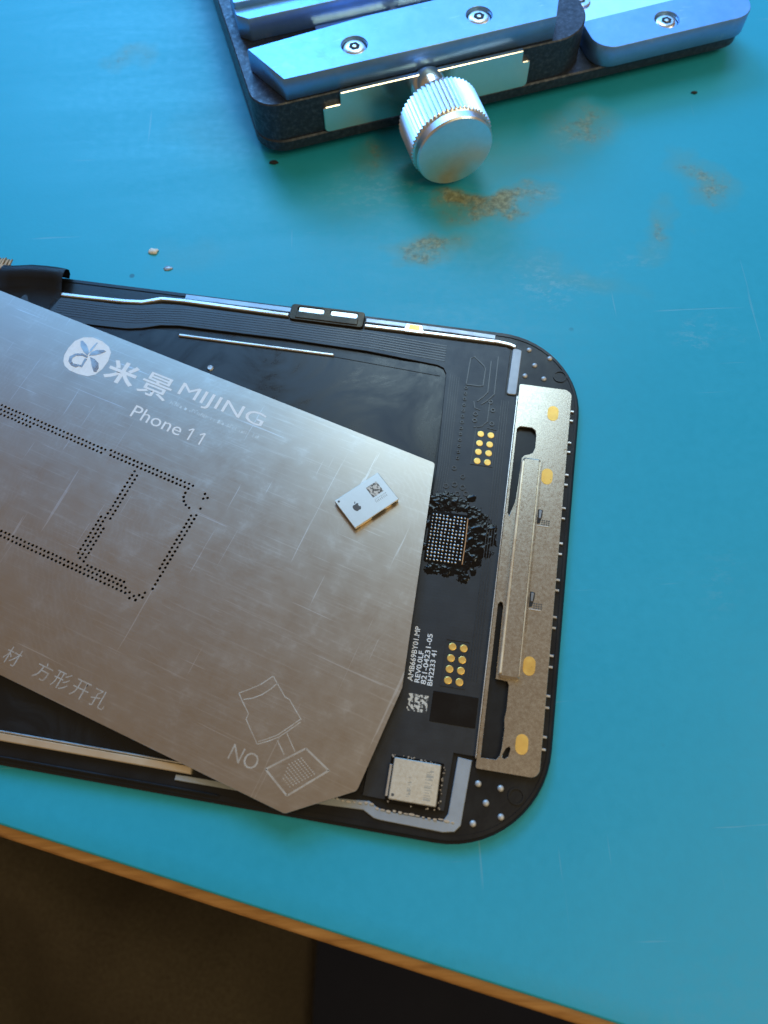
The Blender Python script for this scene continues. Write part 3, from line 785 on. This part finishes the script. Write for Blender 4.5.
# ------------------------------------------------------------------ loose chip on the stencil
cu_, cv_ = -6.41, -9.57
cw = Vector((o_st.x+ca*cu_-sa*cv_, o_st.y+sa*cu_+ca*cv_, ZS+.002))
CH = empty('loose_chip', cw, A_ST+R(59.9), 'small pale silver chip with a dark apple mark lying on the steel stencil', 'chip')
C = lambda n, poly, z0, z1, mat, ch=0.0, par=None: prism(n, poly, z0, z1, M[mat], par or CH, ch)
C('substrate', rounded(rect(-3.66, 3.66, -2.46, 2.46), .1, 2), 0, .30, 'substrate', .02)
can2 = C('metal_can', rounded(rect(-3.75, 3.75, -2.55, 2.55), .12, 3), .34, .80, 'chipcan', .06)
C('side_gap', rect(-3.70, 3.70, -2.50, 2.50), .30, .34, 'dark')
for x0, x1 in ((-2.9, -1.1), (1.7, 2.6)): C('gold_edge_contact', rect(x0, x1, -2.54, -2.45), .10, .22, 'gold', .02)
C('dark_side_mark', rect(-.9, 1.4, -2.575, -2.545), .36, .62, 'dark'); C('dark_side_mark', rect(2.4, 3.2, -2.575, -2.545), .36, .6, 'dark')
def apple(cx, cy, s):
    o = []
    pts = [(0, .34), (.12, .38), (.28, .40), (.42, .33), (.49, .24), (.37, .12), (.33, -.02), (.37, -.18), (.52, -.28), (.42, -.50), (.30, -.64), (.18, -.68), (.05, -.62), (-.06, -.62), (-.18, -.68), (-.32, -.62), (-.45, -.44), (-.54, -.18), (-.54, .06), (-.46, .28), (-.30, .39), (-.14, .38)]
    return [(cx+x*s, cy+y*s) for x, y in pts], [(cx+x*s, cy+y*s) for x, y in [(0, .45), (.02, .60), (.12, .72), (.25, .78), (.24, .62), (.14, .50)]]
b_, lf = apple(-1.72, .02, 1.02)
C('apple_mark', b_, .80, .806, 'darkink', par=can2); C('apple_leaf', lf, .80, .806, 'darkink', par=can2)
C('printed_patch', rect(.95, 2.75, -.25, 1.55), .80, .806, 'codeink', par=can2)
C('pin_mark', circle(-3.3, 2.1, .17, 10), .80, .806, 'darkink', par=can2)
bm = bmesh.new(); x = .9
while x < 2.9:
    wd = random.uniform(.12, .25); add_prism(bm, rect(x, x+wd*.5, -1.15, -1.15+random.uniform(.2, .4)), .80, .8055); add_prism(bm, rect(x+.05, x+wd, -.75+random.uniform(0, .1), -.6), .80, .8045); x += wd+.06
prop(from_bm('worn_print', bm, M['midink'], can2), kind='stuff')

# ------------------------------------------------------------------ holding fixture behind
A_FX = R(14.0)
FX = empty('board_holder', (0, 0, 0), A_FX, 'blue and grey metal circuit board holder with knurled clamping knob on the blue mat', 'board holder')
base_c = (56.0, 140.0)
FX.location = Vector((math.cos(A_FX)*base_c[0]-math.sin(A_FX)*base_c[1], math.sin(A_FX)*base_c[0]+math.cos(A_FX)*base_c[1], 0))*MM
F_ = lambda poly: [(p[0]-base_c[0], p[1]-base_c[1]) for p in poly]
def FP(n, poly, z0, z1, mat, ch=0.0, par=None, auto=None): return prism(n, F_(poly), z0, z1, M[mat], par or FX, ch, auto)
FP('base_plate', rounded([(9.4, 112.3), (101.5, 112.3), (102.8, 178), (9.4, 178)], [5.0, 4.5, 4, 4], 8), 2.0, 4.0, 'cast', .25, auto=40)
for u, v in ((16, 120), (95, 120), (16, 170), (95, 170)):
    bm = bmesh.new(); lathe(bm, [(3.2, 0), (3.4, .3), (3.0, 2.0)], (u-base_c[0], v-base_c[1], 0), n=18); from_bm('rubber_foot', bm, M['footrub'], FX)
FP('body_block', rounded([(9.5, 112.75), (70.2, 112.75), (70.6, 124), (70.6, 176), (9.2, 176)], [4.5, 7.0, 0, 4, 4], 10), 4.0, 11.0, 'cast', .18, auto=40)
def slide_plate():
    bm = bmesh.new()
    prof = [(20.9, 4.05), (58.1, 4.05), (58.1, 9.0), (56.6, 9.0), (56.6, 11.12), (24.0, 11.12), (24.0, 9.0), (20.9, 9.0)]
    prof = rounded(prof, [.8, .8, .5, .2, .2, .2, .2, .5], 3)
    a = [bm.verts.new((u-base_c[0], 112.15-base_c[1], z)) for u, z in prof]; b = [bm.verts.new((u-base_c[0], 112.78-base_c[1], z)) for u, z in prof]
    ins = inset(prof, .12); f = [bm.verts.new((u-base_c[0], 112.03-base_c[1], z)) for u, z in ins]
    n = len(prof)
    for i in range(n):
        bm.faces.new((a[i], a[(i+1) % n], b[(i+1) % n], b[i])); bm.faces.new((f[i], f[(i+1) % n], a[(i+1) % n], a[i]))
    bm.faces.new(f); bm.faces.new(b[::-1])
    return from_bm('slide_plate', bm, M['alu'], FX)
slide_plate()
def screw(u, v, z, r, par):
    bm = bmesh.new(); lathe(bm, [(r, -.9), (r, .0), (r*.86, .32), (r*.56, .42)], (u-base_c[0], v-base_c[1], z), n=24)
    s = from_bm('screw', bm, M['screw'], par, auto=40)
    bm = bmesh.new(); hexo = circle(u-base_c[0], v-base_c[1], r*.50, 6); add_prism(bm, hexo, z+.42, z+.44); from_bm('hex_socket', bm, M['dark'], s)
    bm = bmesh.new(); lathe(bm, [(r*.2, .44), (r*.16, .5), (r*.05, .52)], (u-base_c[0], v-base_c[1], z), n=8); from_bm('socket_glint', bm, M['screw'], s)
fb = [(11.1, 121.9), (15.2, 113.1), (62.3, 113.35), (64.4, 117.6), (64.4, 124.1), (31.8, 123.6)]
jb = holed('jaw_bar', F_(fb), [F_(circle(28.2, 117.35, 2.15, 22)), F_(circle(50.1, 117.8, 2.15, 22))], 11.0, 15.0, M['anod'], FX, .12)
screw(28.2, 117.35, 14.4, 1.95, jb); screw(50.1, 117.8, 14.4, 1.95, jb)
bb = rounded([(12.9, 128.95), (66, 128.95), (66, 139), (11.3, 139), (11.1, 130.6)], [.6, .5, .5, .5, .6], 4)
jb2 = holed('jaw_bar', F_(bb), [], 11.0, 15.0, M['anod'], FX, .12)
FP('jaw_strip', rounded([(11.2, 132.2), (64, 132.2), (64, 138.8), (11.2, 138.8)], .3, 3), 15.0, 16.0, 'anod', .1)
FP('slide_bed', rect(24.0, 66.0, 124.3, 128.9), 10.95, 11.35, 'alu', .1)
rb = rounded([(70.9, 111.75), (101.0, 111.9), (102.8, 120.4), (70.9, 119.8)], [4.0, 4.0, 1.5, 1.0], 10)
jb3 = holed('side_bar', F_(rb), [F_(circle(85.6, 115.6, 2.15, 22))], 4.0, 7.9, M['anod'], FX, .12)
screw(85.6, 115.6, 7.3, 1.95, jb3)
FP('side_bed', rect(70.9, 101, 120.6, 150), 4.0, 4.5, 'alu', .1); screw(75.2, 129.0, 4.6, 1.9, FX); screw(38.3, 131.0-3.5, 11.2, 1.7, FX)
# knurled knob on its shaft
kx, kz = 39.4-base_c[0], 7.75
bm = bmesh.new(); NT_ = 58*4
def teeth(r, h, k):
    if r < 6.9: return r
    return r+(.0, -.16, -.36, -.16)[k % 4]
lathe(bm, [(5.0, -106.6), (6.5, -106.5), (7.05, -106.0), (7.05, -99.2), (6.68, -98.9), (6.55, -98.7), (6.55, -97.4), (6.35, -97.1), (6.0, -97.0)], (kx, -base_c[1], kz), axis='v', n=NT_, rfun=teeth)
for v in bm.verts: pass
knob = from_bm('knob', bm, M['knob'], FX, auto=24)
bm = bmesh.new(); lathe(bm, [(3.1, -113.0), (3.1, -108.6), (2.8, -108.2), (2.8, -106.2)], (kx+.1, -base_c[1], kz+.75), axis='v', n=28); from_bm('knob_shaft', bm, M['alu'], FX, auto=40)

# ------------------------------------------------------------------ crumbs on the mat
def crumb(name, x, y, r, mat, label, cat, flat=.5):
    p = px(x, y, 0); bm = bmesh.new(); bmesh.ops.create_icosphere(bm, subdivisions=2, radius=r)
    for v in bm.verts:
        k = 1+.55*noise.noise(v.co*1.3/r+Vector((x, y, 0))); v.co = Vector((v.co.x*k*1.2, v.co.y*k*.8, max(v.co.z*k*flat, -r*flat*.35)))
    zmin = min(v.co.z for v in bm.verts)
    for v in bm.verts: v.co.z -= zmin
    o = from_bm(name, bm, mat, smooth=True); o.location = p*MM
    return prop(o, label, cat)
crumb('glue_crumb', 153.5, 252, .75, M['crumb'], 'small tan glue crumb on the mat near the bent black ribbon', 'crumb')
crumb('solder_flake', 168, 268.5, .62, M['adhesive'], 'tiny pale flake on the mat beside the tan glue crumb', 'flake', .25)
crumb('black_speck', 274, 163, .6, M['footrub'], 'black speck on the mat by the board holder corner', 'speck')
crumb('dark_speck', 694, 93, .45, M['footrub'], 'tiny dark speck on the mat in front of the blue side bar', 'speck')
